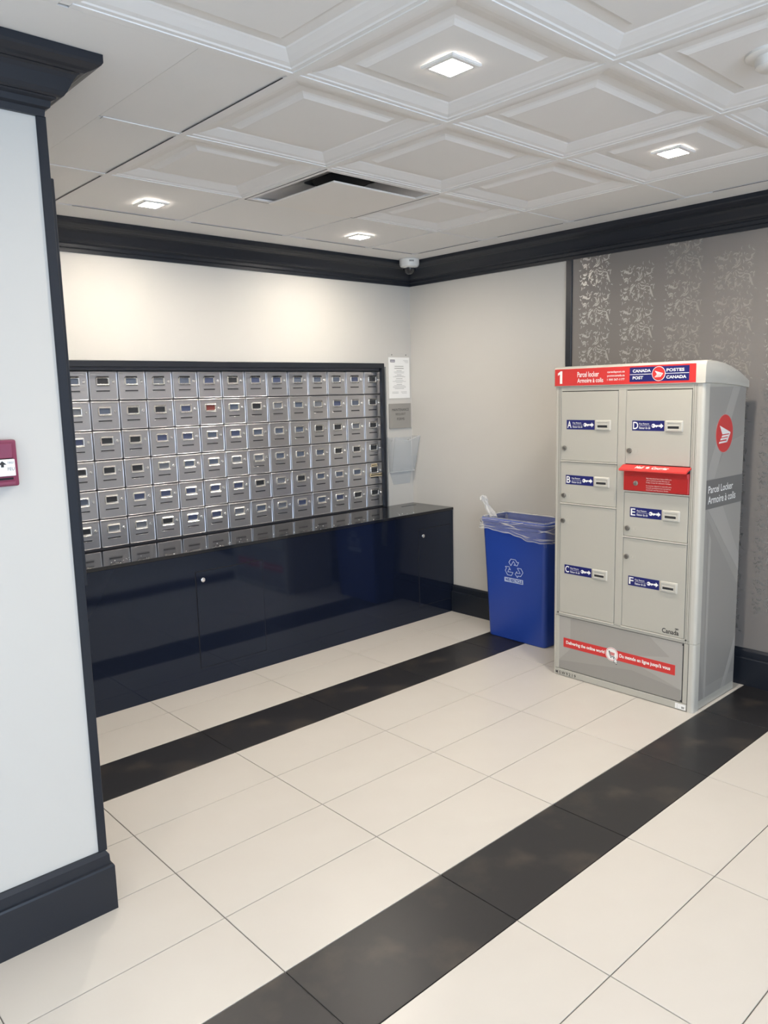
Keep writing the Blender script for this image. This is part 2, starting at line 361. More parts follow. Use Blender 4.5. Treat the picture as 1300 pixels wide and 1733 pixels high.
for x, y, lb in ((-1.86, -1.95, 'square recessed light in front of the white wall end, left of the frame'), (1.93, -3.2, 'added unseen light behind the viewer beside the right wall'), (-0.60, -3.2, 'added unseen light behind the viewer on the left side')):  # the two behind the viewer are unseen, added to brighten wallpaper and floor
    downlight(x, y, lb, ZC+0.014)
# air vent
x0, x1, y0, y1 = cells[0]
vx, vy = (x0+x1)/2, (y0+y1)/2
v = thing('air_vent', (vx, vy, ZC), 'square ceiling air vent with white centre plate and dark surround', 'vent')
kv = Kit(v); hx, hy = (x1-x0)/2-0.006, (y1-y0)/2-0.006
R4 = lambda a, b, z: [(vx-a, vy-b, z), (vx+a, vy-b, z), (vx+a, vy+b, z), (vx-a, vy+b, z)]
kv.part('frame', MB().loft([R4(hx, hy, ZC+0.004), R4(hx, hy, ZC-0.001), R4(hx-0.022, hy-0.022, ZC-0.001), R4(hx-0.024, hy-0.024, ZC+0.006)]), ceil_m)
c8 = lambda r, z: [(vx+a*1.0, vy+b, z) for a, b in rrect(-r, -r, r, r, r*0.28, 4)]
for (a_, b_, c_, d_) in ((vx-hx, vx+hx, vy+hy-.001, vy+hy+.003), (vx+hx-.001, vx+hx+.003, vy-hy, vy+hy), (vx-hx, vx-hx+.003, vy-hy, vy+hy)):
    kv.part('edge_joint', MB().box(a_, b_, c_, d_, ZC-.0016, ZC-.0004), gap_and_shade_m)
kv.part('duct_cone', MB().loft([c8(hx-0.024, ZC+0.004), c8(hx-0.06, ZC+0.022), c8(0.13, ZC+0.062)]), ventm, smooth=True)
kv.part('neck', MB().lathe([(0.13, ZC+0.060), (0.13, ZC+0.095)], 32, lambda a, b, h: (vx+a, vy+b, h)), gap_and_shade_m)
kv.part('plaque', MB().box(vx-0.237, vx+0.237, vy-0.237, vy+0.237, ZC-0.024, ZC-0.016, 0.004), plaq_m)
kv.part('hanger', MB().box(vx-0.05, vx+0.05, vy-0.006, vy+0.006, ZC-0.016, ZC+0.058), ventm)
# smoke detector (mostly out of frame)
sd = thing('smoke_detector', (1.305, -1.945, ZC+0.014), 'round white smoke detector at the upper right edge of the ceiling', 'smoke detector')
MB().lathe([(0.075, 0), (0.075, -0.008), (0.070, -0.012), (0.050, -0.013)], 32, lambda a, b, h: (a, b, h)).build('base', plast_m, sd, smooth=True)
MB().lathe([(0.050, -0.013), (0.047, -0.035), (0.038, -0.042)], 32, lambda a, b, h: (a, b, h)).build('sensor_head', plast_m, sd, smooth=True)
# dome camera in the corner
dc = thing('dome_camera', (2.735, 0.945, ZC), 'small white dome security camera at the ceiling corner in front of black crown moulding', 'security camera')
MB().lathe([(0.062, 0), (0.066, -0.004), (0.066, -0.034), (0.060, -0.048), (0.046, -0.054)], 36, lambda a, b, h: (a, b, h)).build('housing', plast_m, dc, smooth=True)
MB().lathe([(0.043, -0.050)]+[(0.043*math.cos(t*math.pi/16), -0.054-0.045*math.sin(t*math.pi/16)) for t in range(0, 8)], 32, lambda a, b, h: (a, b, h)).build('dome', dome_m, dc, smooth=True)
MB().lathe([(0.047, -0.052), (0.049, -0.056), (0.045, -0.060)], 32, lambda a, b, h: (a, b, h)).build('dome_ring', chrome_m, dc, smooth=True)
mk = MB()
for k in range(5): a = math.radians(228+k*5.5); mk.box(0.0662*math.cos(a)-.002, 0.0662*math.cos(a)+.002, 0.0662*math.sin(a)-.002, 0.0662*math.sin(a)+.002, -0.024, -0.013)
mk.build('printed_mark', greyink_m, dc)

# ================================================================== COUNTER
YF, ZT, MY = 0.745, 0.743, 1.165
ct = thing('storage_counter', (1.35, (YF+YW)/2, 0), 'long glossy black storage counter under the mailboxes', 'counter')
kc = Kit(ct); CX0, CX1 = PX+0.004, XW-0.006
kc.part('front_panel', MB().box(CX0, CX1, YF, YF+0.02, 0, ZT-0.020), gloss_m)
kc.part('carcass', MB().box(CX0, CX1, YF+0.02, YW-0.002, 0, ZT-0.022), gap_and_shade_m)
kc.part('countertop', MB().box(CX0, CX1, YF-0.006, YW-0.001, ZT-0.018, ZT, 0.002).box(0.42, 2.66, YW-0.004, MY+0.03, ZT-0.0003, ZT), top_m)
for (a, b, z0, z1, lx) in ((0.911, 1.328, 0.10, 0.626, 0.950), (2.577, 2.886, 0.10, 0.626, 2.617)):
    kc.part('door_gap', MB().box(a-0.004, b+0.003, YF-0.0006, YF+0.001, z0-0.003, z1+0.004), gap_and_shade_m)
    d = kc.part('door', MB().box(a, b, YF-0.0035, YF-0.0006, z0, z1, 0.001, 1), gloss_m)
    kc.part('lock', MB().lathe([(0.012, 0), (0.012, 0.004), (0.010, 0.0055), (0.0045, 0.0055), (0.004, 0.003)], 20, lambda p, q, h: (lx+p, YF-0.0035-h, z1-0.045+q)), chrome_m, d, True, 'chrome cam lock')
kc.part('drop_slot', MB().box(2.705, 2.845, 1.030, 1.042, ZT, ZT+0.0006), slot_m)
sp = MB()
for k in range(46):
    x = random.uniform(0.4, 2.6); y = YF+0.004+abs(random.gauss(0, 0.06)); r = random.choice([.0018, .0022, .003])
    if y > 1.03: continue
    sp.lathe([(r, 0), (r*0.8, r*0.5), (r*0.3, r*0.8)], 6, lambda p, q, h, x=x, y=y: (x+p, y+q, ZT+h))
so = kc.part('white_specks', sp, white_m); so['kind'] = 'stuff'

# ================================================================== MAILBOX BANK
PWX, PHZ = 0.1585, 0.1572; MX1 = 2.652; NC, NR = 14, 6; MX0 = MX1-NC*PWX; MZ1 = 1.692; MZ0 = MZ1-NR*PHZ; MY = 1.165
mbk = thing('mailbox_bank', ((MX0+MX1)/2, YW-0.001, ZT), 'bank of brushed silver mailboxes in a black frame above the counter', 'mailboxes')
km = Kit(mbk)
fr = MB(); FY = 1.112
fr.box(MX0-0.036, 2.640, FY, YW-0.0005, 1.709, 1.743, 0.003).box(MX0-0.036, MX0-0.006, FY, YW-0.0005, ZT+0.0005, 1.709, 0.003).box(2.616, 2.641, FY, YW-0.0005, ZT+0.0005, 1.709, 0.003)
km.part('frame', fr, dark_m)
km.part('inner_lip', MB().box(MX0-0.006, 2.665, 1.146, 1.195, MZ1+0.002, 1.716).box(MX0-0.012, MX0-0.001, 1.142, 1.195, ZT+0.0005, MZ1).box(MX1+0.001, 2.668, 1.142, 1.195, ZT+0.0005, MZ1).box(MX0, MX1, MY+0.004, 1.195, ZT+0.0005, MZ0-0.001), mat('dark grey lip', (0.06, 0.06, 0.07), 0.4))
km.part('back_plate', MB().box(MX0, MX1, MY+0.013, 1.195, MZ0, MZ1), gap_and_shade_m)
# one door, built around its own lower left corner: x right, y into the wall, z up
dw, dh = PWX-0.0035, PHZ-0.0035
dm = MB()
def ring(d, y, r): return [(a, y, b) for a, b in rrect(d*.45, d*.45, dw-d*.45, dh-d*1.15, r, 2)]
dm.loft([ring(0, .012, .003), ring(0, .003, .003), ring(.0012, .0006, .003), ring(.0036, -.0016, .004), ring(.0066, -.0022, .005), ring(.010, -.0010, .005), ring(.012, -.0004, .005), ring(.0132, -.0004, .005)], False, True)
door_me = dm.mesh('mailbox_door', steel_m, True)
hx0, hx1, hz0, hz1 = 0.034, 0.112, 0.076, 0.125
hm = MB()
def tube_ring(pts, prof):
    # closed ring swept: pts outlines at several insets given by prof [(inset, y)]
    hm.loft([[(a, y, b) for a, b in rrect(hx0+d, hz0+d, hx1-d, hz1-d, max(0.002, 0.012-d), 4)] for d, y in prof])
tube_ring(None, [(0, -.0006), (0.001, -.004), (0.004, -.0066), (0.0085, -.0060), (0.0115, -.002)])
for za, zb in ((hz1+.002, hz1-.009), (hz0+.009, hz0-.001)):      # slanted bright lips above and below the window
    i_ = .004 if za > .1 else .002
    hm.loft([[(hx0+i_, -.002, za), (hx1-i_, -.002, za)], [(hx0+i_+.002, -.0062, za-.003), (hx1-i_-.002, -.0062, za-.003)], [(hx0+i_+.004, -.0102, zb+.002), (hx1-i_-.004, -.0102, zb+.002)], [(hx0+i_+.004, -.0085, zb), (hx1-i_-.004, -.0085, zb)], [(hx0+i_+.004, -.003, zb), (hx1-i_-.004, -.003, zb)]], closed=False)
hold_me = hm.mesh('label_holder', chrome_m, True)
card_me = [MB().box(hx0+.009, hx1-.009, -.0024, -.0009, hz0+.010, hz1-.010).mesh('name_card', c) for c in cards+[redcard_m]]
lock_me = MB().lathe([(.0085, 0), (.0085, .003), (.007, .0045), (.0030, .0045), (.0026, .002)], 14, lambda p, q, h: (.131+p, -.0008-h, .097+q)).mesh('lock', chrome_m, True)
sm = MB().prism(rrect(0.036, 0.0455, 0.110, 0.0515, .0028, 3), lambda p, q, t: (p, t, q), -.0012, -.0007)
slot_me = sm.mesh('mail_slot', slot_m)
sl2 = MB().prism([(0.034, .0525), (.112, .0525), (.114, .0565), (.032, .0565)], lambda p, q, t: (p, t, q), -.0032, -.0004, 0.0008).box(.034, .114, -.0022, -.0004, .0415, .0450, .0008, 1)
lip_me = sl2.mesh('slot_lip', steel_m, True)
rnd = random.Random(3)
for r in range(NR):
    for c in range(NC):
        x = MX0+c*PWX+0.00175; z = MZ1-(r+1)*PHZ+0.00175
        d = put('mailbox_door', door_me, mbk, (x-km.o.x, MY-km.o.y, z-km.o.z))
        d.rotation_euler = (math.radians(rnd.uniform(-.7, .7)), 0, math.radians(rnd.uniform(-.6, .6)))
        put('label_holder', hold_me, d); put('lock', lock_me, d); put('mail_slot', slot_me, d); put('slot_lip', lip_me, d)
        k = rnd.choice([0, 0, 1, 1, 2, 3]) if c < 13 else 2
        if (c, r) == (5, 1): k = 4; d['label'] = 'silver mailbox door with a red name card'
        n = put('name_card', card_me[k], d)
        if (c, r) == (13, 4):
            d['label'] = 'silver mailbox door with two tan paper stickers'
            MB().box(.046, .100, -.0020, -.0005, .124, .146).build('sticker', tan_m, d)
            MB().box(.026, .146, -.0080, -.0066, .056, .078).build('sticker', tan_m, d)
            MB().box(.034, .138, -.0086, -.0081, .063, .070).box(.050, .096, -.0024, -.0021, .132, .138).build('sticker_print', ink_m, d)

# ================================================================== SIGNS BY THE CORNER
YS = YW
nt_ = thing('notice_sheet', (2.805, YS, 1.65), 'white printed notice in a clear holder, topmost beside the mailboxes', 'notice')
kn = Kit(nt_); f = SIDE(YS)
kn.part('holder_back', plate(rect(2.698, 1.500, 2.908, 1.815), f, 0.0006, 0.003), mat('holder plate', (0.60, 0.58, 0.54), 0.2))
kn.part('paper', plate(rect(2.703, 1.502, 2.904, 1.786), f, 0.003, 0.0045), white_m)
kn.part('screw', MB().lathe([(.005, 0), (.004, .003)], 12, lambda p, q, h: (2.735+p, YS-.003-h, 1.803+q)), lock_m)
kn.part('screw', MB().lathe([(.005, 0), (.004, .003)], 12, lambda p, q, h: (2.872+p, YS-.003-h, 1.803+q)), lock_m)
lg = plate(rect(2.718, 1.752, 2.762, 1.770), f, 0.0045, 0.005)
kn.part('header_block', lg, mat('ink block', (0.10, 0.10, 0.12), 0.6))
kn.part('header_inset', plate(rect(2.722, 1.756, 2.758, 1.765), f, 0.005, 0.0054), mat('pale inset', (0.55, 0.53, 0.55), 0.6))
pl = MB()
def ln(c, wdt, z, h): plate(rect(c-wdt/2, z, c+wdt/2, z+h), f, 0.0045, 0.0049, pl)
cxn = 2.802
for wdt, z, h in ((.086, 1.722, .004), (.090, 1.707, .005), (.05, 1.692, .003), (.10, 1.684, .0018), (.09, 1.677, .0018), (.045, 1.664, .003), (.085, 1.657, .0018), (.12, 1.650, .0022), (.062, 1.637, .003),
                  (.08, 1.626, .0018), (.13, 1.618, .0018), (.06, 1.611, .0018), (.052, 1.597, .003), (.10, 1.590, .0016), (.125, 1.583, .0018), (.125, 1.576, .0018), (.09, 1.568, .0024)): ln(cxn, wdt, z, h)
ln(2.762, .06, 1.545, .0022); ln(2.845, .055, 1.545, .0022); ln(2.762, .06, 1.536, .0022); ln(2.85, .05, 1.536, .0018); ln(2.868, .05, 1.764, .0018); ln(2.874, .04, 1.757, .0018); ln(2.878, .03, 1.749, .0018)
o = kn.part('printed_lines', pl, greyink_m)
ms = thing('door_sign', (2.805, YS, 1.375), 'square taupe sign reading maintenance request forms, below the notice', 'sign')
ks = Kit(ms)
ks.part('plate', plate(rect(2.697, 1.290, 2.906, 1.464), f, 0.0006, 0.009), sign_m)
ks.part('lettering', merge(text_mesh('MAINTENANCE', (2.722, 1.412, 2.885, 1.430), f, .0094), text_mesh('REQUEST', (2.756, 1.380, 2.852, 1.398), f, .0094), text_mesh('FORMS', (2.768, 1.347, 2.840, 1.365), f, .0094)), ink_m)
ah = thing('brochure_holder', (2.79, YS, 1.06), 'empty clear acrylic wall pocket below the maintenance sign', 'holder')
ka = Kit(ah)
def F(u, v, d): return (u, YS-d, v)
bk = MB().prism([(2.682, 1.225), (2.690, .985), (2.728, .890), (2.888, .890), (2.905, .985), (2.912, 1.225)], lambda p, q, t: F(p, q, t), .0008, .0032)
ka.part('back_plate', bk, acry_m)
edge_m = film('acrylic edge', (0.86, 0.87, 0.87), 0.35, 0.1)
pts = []
for k in range(13):
    t = k/12; pts.append((2.672+.250*t, 1.232-.030*math.sin(math.pi*t)**2))
frn = MB(); ring_o = []; ring_i = []
bot = [(2.684+.222*k/12, .985) for k in range(13)]
dep = lambda v: .035+.050*(v-.985)/.24
frn.loft([[F(u, v, dep(v)) for u, v in bot], [F(u, v, dep(v)) for u, v in pts], [F(u, v, dep(v)-.003) for u, v in pts], [F(u, v, dep(v)-.003) for u, v in bot]], closed=False)
ka.part('front_pane', frn, acry_m)
for (ub, ut) in ((2.684, 2.672), (2.903, 2.919)):
    sd_ = MB(); sd_.loft([[F(ub, .985, .003), F(ub, .985, dep(.985)), F(ut, 1.232, dep(1.232)), F(ut, 1.232, .003)], [F(ub+.003, .985, .003), F(ub+.003, .985, dep(.985)), F(ut+.003, 1.232, dep(1.232)), F(ut+.003, 1.232, .003)]], True, True)
    ka.part('side_pane', sd_, acry_m)
rim = MB()
rim.loft([[F(u, v, dep(v)+.001) for u, v in pts], [F(u, v+.003, dep(v)+.001) for u, v in pts], [F(u, v+.003, dep(v)-.004) for u, v in pts]], closed=False)
rim.box(2.684, 2.906, YS-.038, YS-.004, .982, .986)
ka.part('polished_edge', rim, edge_m)
for sx in (2.715, 2.880): ka.part('screw', MB().lathe([(.006, 0), (.005, .003)], 12, lambda p, q, h: (sx+p, YS-.0032-h, 1.205+q)), chrome_m)

# ================================================================== FIRE ALARM PULL STATION
pf = thing('fire_alarm', (-0.432, PY, 1.38), 'red fire alarm pull station on the white wall end, at left edge', 'fire alarm')
kp = Kit(pf); f = SIDE(PY)
kp.part('housing', MB().box(-.500, -.381, PY-.034, PY-.0005, 1.318, 1.440, .005), pull_m, smooth=True)
kp.part('cover_panel', MB().box(-.490, -.393, PY-.040, PY-.034, 1.392, 1.432, .003), pull_m)
kp.part('pull_bar', MB().box(-.492, -.391, PY-.043, PY-.034, 1.346, 1.390, .002), white_m)
kp.part('bar_groove_shade', MB().box(-.494, -.396, PY-.0352, PY-.033, 1.336, 1.341).box(-.494, -.394, PY-.0352, PY-.033, 1.3895, 1.3925), gap_and_shade_m)  # dark strips laid on the housing as shade above and below the bar
kp.part('lower_lip', MB().box(-.494, -.392, PY-.038, PY-.034, 1.322, 1.332, .002), pull_m)
kp.part('lettering', merge(text_mesh('TIREZ', (-.4110, 1.3785, -.3945, 1.3835), f, .0435), text_mesh('FEU', (-.4110, 1.3605, -.3940, 1.3690), f, .0435)), mat('charcoal ink', (0.09, 0.09, 0.10), 0.6))
kp.part('arrow_print', plate([(-.4335, 1.3765), (-.4125, 1.3765), (-.4230, 1.386)], f, .0431, .0435, plate(rect(-.4265, 1.370, -.4195, 1.3765), f, .0431, .0435)), ink_m)

# ================================================================== PARCEL LOCKER
LX = 2.365; YA, YB = -0.490, -1.285; XB = 2.805
lk = thing('parcel_locker', ((LX+XB)/2, (YA+YB)/2, 0), 'tall beige parcel locker cabinet with red header, against the wallpapered wall', 'parcel locker')
kl = Kit(lk); f = FRONT(LX); fs = SIDE(YB)
kl.part('body', MB().box(LX+.012, XB, YB+.004, YA-.002, .004, 1.548), beige_m)
post = MB()
def corner_post(yo, yi, z0, z1):      # rounded front corner
    s = 1 if yi > yo else -1; R = .016; P = [(LX+.030, yo), ]
    P = [(LX+.050, yo)]+[(LX+R-R*math.sin(math.pi/2*k/5), yo+s*(R-R*math.cos(math.pi/2*k/5))) for k in range(6)]+[(LX, yi), (LX+.012, yi), (LX+.050, yo+s*.004)]
    post.prism(P, lambda p, q, t: (p, q, t), z0, z1)
corner_post(YB, -1.256, 0.0, .337); corner_post(YB, -1.256, .3385, 1.548); corner_post(YA, -.508, 0, 1.548)
kl.part('corner_post', post, beige2_m, smooth=True)
fr = MB()
for (a, b, z0, z1) in ((.508, .529, .04, 1.548), (.858, .899, .355, 1.527), (1.230, 1.255, .04, 1.548), (.529, 1.230, 1.526, 1.548), (.529, 1.230, .334, .355), (.508, 1.255, .003, .038)):
    fr.box(LX, LX+.012, -a, -b, z0, z1, .0012, 1)
kl.part('front_frame', fr, beige_m)
gp = MB(); gp.box(LX+.010, LX+.0118, -.5285, -1.231, .037, 1.527)
kl.part('gap_shadow', gp, gap_and_shade_m)
ln_ = MB()
for a in (.5155, .524, 1.2375, 1.2475): ln_.box(LX-.0006, LX, -a, -a-.0012, .336, 1.545)
ln_.box(LX-.0005, LX, -.508, -1.256, .3345, .3362); ln_.box(LX-.0005, LX, -.508, -1.256, .3492, .3502); ln_.box(LX-.0005, LX, -1.2525, -1.2545, .004, .334)
kl.part('frame_groove', ln_, mat('groove', (0.10, 0.095, 0.088), 0.6))
for (a, b, z) in ((.529, .858, 1.168), (.529, .858, .946), (.899, 1.230, 1.038), (.899, 1.230, .811), (.529, .858, .352), (.899, 1.230, .352)):
    kl.part('shelf_rail', MB().box(LX-.006, LX+.011, -a, -b, z-.003, z+.003, .001, 1), beige2_m)
prof = [(2.358, 1.549), (2.358, 1.628), (2.361, 1.640), (2.370, 1.648), (2.385, 1.650), (2.474, 1.646), (2.55, 1.638), (2.63, 1.622), (2.71, 1.600), (2.80, 1.566), (2.822, 1.555), (2.822, 1.522), (2.70, 1.534), (2.50, 1.545)]
kl.part('top_cap', MB().prism(prof, lambda p, q, t: (p, t, q), YA+.004, YB-.006, .007), beige2_m, smooth=True)
fh = FRONT(2.358)
hd = kl.part('header_sign', plate(rect(.494, 1.553, 1.246, 1.637), fh, .0002, .0016), red_m, label='red header strip with white lettering')
kl.part('number', plate([(.525, 1.564), (.539, 1.564), (.539, 1.627), (.529, 1.627), (.512, 1.616), (.512, 1.605), (.525, 1.611)], fh, .0016, .0022), white_m, hd)
kl.part('lettering', merge(text_mesh('Parcel locker', (.629, 1.594, .752, 1.620), fh, .002, .012), text_mesh('Armoire à colis', (.629, 1.566, .777, 1.588), fh, .002, .012),
        text_mesh('canadapost.ca', (.799, 1.606, .893, 1.619), fh, .002, .012), text_mesh('postescanada.ca', (.799, 1.588, .893, 1.601), fh, .002, .012), text_mesh('1 800 267-1177', (.799, 1.572, .893, 1.582), fh, .002, .012)), white_m, hd)
kl.part('emblem_plate', plate(rect(.920, 1.563, 1.215, 1.630), fh, .0016, .0024), navy_m, hd)
lt = merge(text_mesh('CANADA', (.936, 1.606, 1.028, 1.620), fh, .0028, .03), text_mesh('POST', (.936, 1.574, .990, 1.588), fh, .0028, .03),
           text_mesh('POSTES', (1.106, 1.605, 1.192, 1.619), fh, .0028, .03), text_mesh('CANADA', (1.106, 1.573, 1.202, 1.587), fh, .0028, .03))
plate(rect(.921, 1.5955, 1.214, 1.5980), fh, .0024, .0028, lt)
kl.part('emblem_lettering', lt, white_m, hd)
def wing(cu, cv, r, face, d, mb=None):
    mb = mb or MB(); P = lambda pts: [(cu+a*r, cv+b*r) for a, b in pts]
    plate(P([(-.62, .44), (.70, .04), (.62, -.02), (-.28, -.04)]), face, d, d+.0004, mb)
    plate(P([(.52, -.06), (.72, .02), (.30, -.50), (.18, -.44)]), face, d, d+.0004, mb)
    for i, (a0, a1, b) in enumerate(((-.32, .50, -.10), (-.46, .44, -.25), (-.62, .32, -.42))):
        plate(P([(a0-.05, b-.10), (a1-.1, b-.07), (a1, b+.02), (a0+.04, b)]), face, d, d+.0004, mb)
    return mb
kl.part('emblem_ring', plate(circ(1.068, 1.597, .0335), fh, .0026, .0032), white_m, hd)
kl.part('emblem_disc', plate(circ(1.068, 1.597, .031), fh, .0032, .0036), red_m, hd)
kl.part('emblem_wing', wing(1.068, 1.597, .031, fh, .0036), white_m, hd)
# doors
def blue_label(u, v, letter, dr):
    W_, H_ = .164, .048; d = .0012; fd = FRONT(LX)
    kl.part('key_return_label', plate(rect(u, v-H_, u+W_, v), fd, d, d+.0008), navy_m, dr)
    wdt = .024 if letter != 'D' else .027
    m_ = merge(text_mesh(letter, (u+.005, v-H_+.007, u+.005+wdt, v-.006), fd, d+.0012, .015), text_mesh('Key Return', (u+.037, v-.021, u+.087, v-.011), fd, d+.0012, .01), text_mesh('Retour de clé', (u+.037, v-.040, u+.094, v-.029), fd, d+.0012, .01))
    plate(rect(u+.037, v-.0250, u+.094, v-.0240), fd, d+.0008, d+.0012, m_)
    cy = v-.024
    plate(circ(u+.110, cy, .0095, 18), fd, d+.0008, d+.0013, m_); plate(rect(u+.117, cy-.0035, u+.136, cy+.0035), fd, d+.0008, d+.0012, m_)
    plate([(u+.122, cy-.0035), (u+.128, cy-.0035), (u+.128, cy-.007), (u+.122, cy-.007)], fd, d+.0008, d+.0012, m_)
    plate([(u+.138, cy-.005), (u+.147, cy-.005), (u+.147, cy-.012), (u+.160, cy), (u+.147, cy+.012), (u+.147, cy+.005), (u+.138, cy+.005)], fd, d+.0008, d+.0012, m_)
    kl.part('label_print', m_, white_m, dr)
    kl.part('key_hole_dot', plate(circ(u+.106, cy, .003, 12), fd, d+.0013, d+.0017), navy_m, dr)
    a, b = u+.170, u+.256; t, bt = v+.001, v-.051
    h = MB(); h.loft([[fd(p, q, dd) for p, q in rrect(a+i, bt+i, b-i, t-i, .003, 2)] for i, dd in ((0, .0012), (.0005, .006), (.002, .0075), (.010, .0075), (.0115, .0045))], False, True)
    kl.part('key_slot_housing', h, beige2_m, dr, True)
    kl.part('key_slot_hood', MB().box(LX-.0095, LX-.0045, -(a+.012), -(b-.018), cy-.001, cy+.004, .0008, 1), beige2_m, dr)
    kl.part('key_slot', MB().box(LX-.0056, LX-.0046, -(a+.013), -(b-.019), cy-.012, cy-.001), slot_m, dr)
def door(u0, u1, z0, z1, letter, lu, lv, ku, kv_):
    g_ = .0018
    dr = kl.part('locker_door', MB().box(LX-.0012, LX+.009, -(u0+g_), -(u1-g_), z0+g_, z1-g_, .001, 1), beige_m, label='locker door %s with a navy key return label' % letter)
    kl.part('lock', MB().lathe([(.0125, 0), (.0125, .005), (.0105, .0095), (.004, .0095), (.0035, .007)], 20, lambda p, q, h: (LX-.0012-h, -(ku)+p, kv_+q)), lock_m, dr, True)
    ol = MB(); a = ku+.022
    for r_ in (rect(a, kv_-.011, a+.026, kv_-.0102), rect(a, kv_+.0102, a+.026, kv_+.011), rect(a, kv_-.011, a+.0008, kv_+.011), rect(a+.0252, kv_-.011, a+.026, kv_+.011)): plate(r_, FRONT(LX), .0012, .0017, ol)
    ol = merge(ol, text_mesh(letter, (a+.009, kv_-.006, a+.017, kv_+.006), FRONT(LX), .0016))
    kl.part('embossed_plate', ol, beige2_m, dr)
    blue_label(lu, lv, letter, dr)
door(.530, .857, 1.171, 1.524, 'A', .564, 1.380, .553, 1.235)
door(.530, .857, .949, 1.165, 'B', .562, 1.096, .551, .988)
door(.530, .857, .355, .943, 'C', .560, .620, .548, .854)
door(.900, 1.229, 1.170, 1.524, 'D', .935, 1.380, .924, 1.235)
door(.900, 1.229, .814, 1.034, 'E', .934, .961, .922, .855)
door(.900, 1.229, .355, .808, 'F', .933, .618, .921, .713)
# the Canada wordmark at the foot of door F
cw = text_mesh('Canada', (1.118, .366, 1.203, .390), f, .0016, bold=.02)
plate(rect(1.184, .393, 1.187, .400), f, .0012, .0016, cw); plate(rect(1.189, .393, 1.196, .400), f, .0012, .0016, cw); plate(rect(1.198, .393, 1.201, .400), f, .0012, .0016, cw)
kl.part('wordmark', cw, ink_m)
# red mail slot
rd = kl.part('mail_slot_box', MB().box(LX-.010, LX+.011, -.900, -1.229, 1.043, 1.140, .002, 1), redp_m, label='red mail deposit slot')
kl.part('hood', MB().prism([(LX+.004, 1.168), (LX-.010, 1.168), (LX-.048, 1.150), (LX-.050, 1.143), (LX-.046, 1.140), (LX-.010, 1.156), (LX+.004, 1.156)], lambda p, q, t: (p, t, q), -.893, -1.236, .004), mat('bright red enamel', (0.62, 0.04, 0.036), 0.38), rd)
kl.part('slot_shadow', MB().box(LX-.004, LX+.008, -.902, -1.227, 1.140, 1.157), slot_m, rd)
kl.part('flap', MB().box(LX-.014, LX-.008, -.903, -1.226, 1.116, 1.138, .002, 1), redp_m, rd)
kl.part('lock', MB().lathe([(.012, 0), (.012, .004), (.009, .006), (.004, .006), (.0035, .003)], 20, lambda p, q, h: (LX-.010-h, -.966+p, 1.080+q)), lock_m, rd, True)
# hood lettering lies in the sloped face of the hood
sl = (Vector((LX-.048, 0, 1.150))-Vector((LX-.010, 0, 1.168))); sll = sl.length; sl.normalize(); nn = Vector((sl.z, 0, -sl.x));
if nn.z < 0: nn = -nn
def HF(u, v, d):
    p = Vector((LX-.048, 0, 1.150))-sl*v+nn*d; return (p.x, -u, p.z)
hl = merge(text_mesh('Mail', (.972, .010, 1.016, .032), HF, .0008, .03, .25), text_mesh('Courrier', (1.058, .010, 1.142, .032), HF, .0008, .03, .25))
plate([(1.036+.011*math.cos(math.pi/2+k*math.pi/7)*(1 if k % 2 == 0 else .6), .021+.011*math.sin(math.pi/2+k*math.pi/7)*(1 if k % 2 == 0 else .6)) for k in range(14)], HF, .0003, .0008, hl)
kl.part('hood_lettering', hl, white_m, rd)
fr_ = FRONT(LX-.010)
kl.part('small_print', merge(*[text_mesh(s_, (1.020, z_, 1.020+w_, z_+.0078), fr_, .0006, .012) for s_, z_, w_ in (
    ('Mail deposited here before 8:00 a.m.', 1.1045-.002, .128), ('will be picked up daily Monday to', 1.0925, .118), ('Friday except for statutory holidays.', 1.0825, .126),
    ('Le courrier déposé ici avant 8 h sera', 1.0675, .128), ('ramassé quotidiennement du lundi au', 1.0575, .124), ('vendredi sauf les jours fériés.', 1.0475, .114))]), mat('faded white print', (0.80, 0.60, 0.56), 0.5), rd)
# lower front panel with the angled pale shapes
bp_ = kl.part('lower_panel', MB().box(LX+.001, LX+.009, -.5285, -1.2245, .042, .3325, .001, 1), lgrey_m, label='grey film covered lower panel')
fp = FRONT(LX+.001)
for pts_, d_, m_ in (([(.53, .332), (.60, .332), (.60, .16), (.53, .09)], .0001, lgrey2_m), ([(1.05, .332), (1.224, .332), (1.224, .15), (1.16, .25)], .0001, lgrey2_m), ([(.90, .20), (1.16, .25), (1.19, .29), (1.224, .20), (1.224, .10)], .0003, lgrey2_m), ([(.53, .085), (.96, .135), (1.22, .10), (1.22, .045), (.53, .045)], .0001, lgrey3_m)):
    kl.part('film_facet', plate(pts_, fp, d_, d_+.0002), m_, bp_)
kl.part('slogan_band', plate(rect(.558, .166, 1.190, .217), fp, .0005, .0013), red_m, bp_)
kl.part('slogan_lettering', text_mesh('Delivering the online world', (.575, .180, .808, .203), fp, .0018, .03), white_m, bp_)
kl.part('slogan_lettering', text_mesh("Du monde en ligne jusqu'à vous", (.893, .180, 1.166, .205), fp, .0018, .03), white_m, bp_)
cu, cv = .850, .192
kl.part('cart_disc', plate(circ(cu, cv, .036), fp, .0013, .0020), white_m, bp_)
rg = MB(); n_ = 32
for k in range(n_):
    a, b = 2*math.pi*k/n_, 2*math.pi*(k+1)/n_
    plate([(cu+.031*math.cos(a), cv+.031*math.sin(a)), (cu+.033*math.cos(a), cv+.033*math.sin(a)), (cu+.033*math.cos(b), cv+.033*math.sin(b)), (cu+.031*math.cos(b), cv+.031*math.sin(b))], fp, .002, .0023, rg)
kl.part('cart_ring', rg, red_m, bp_)
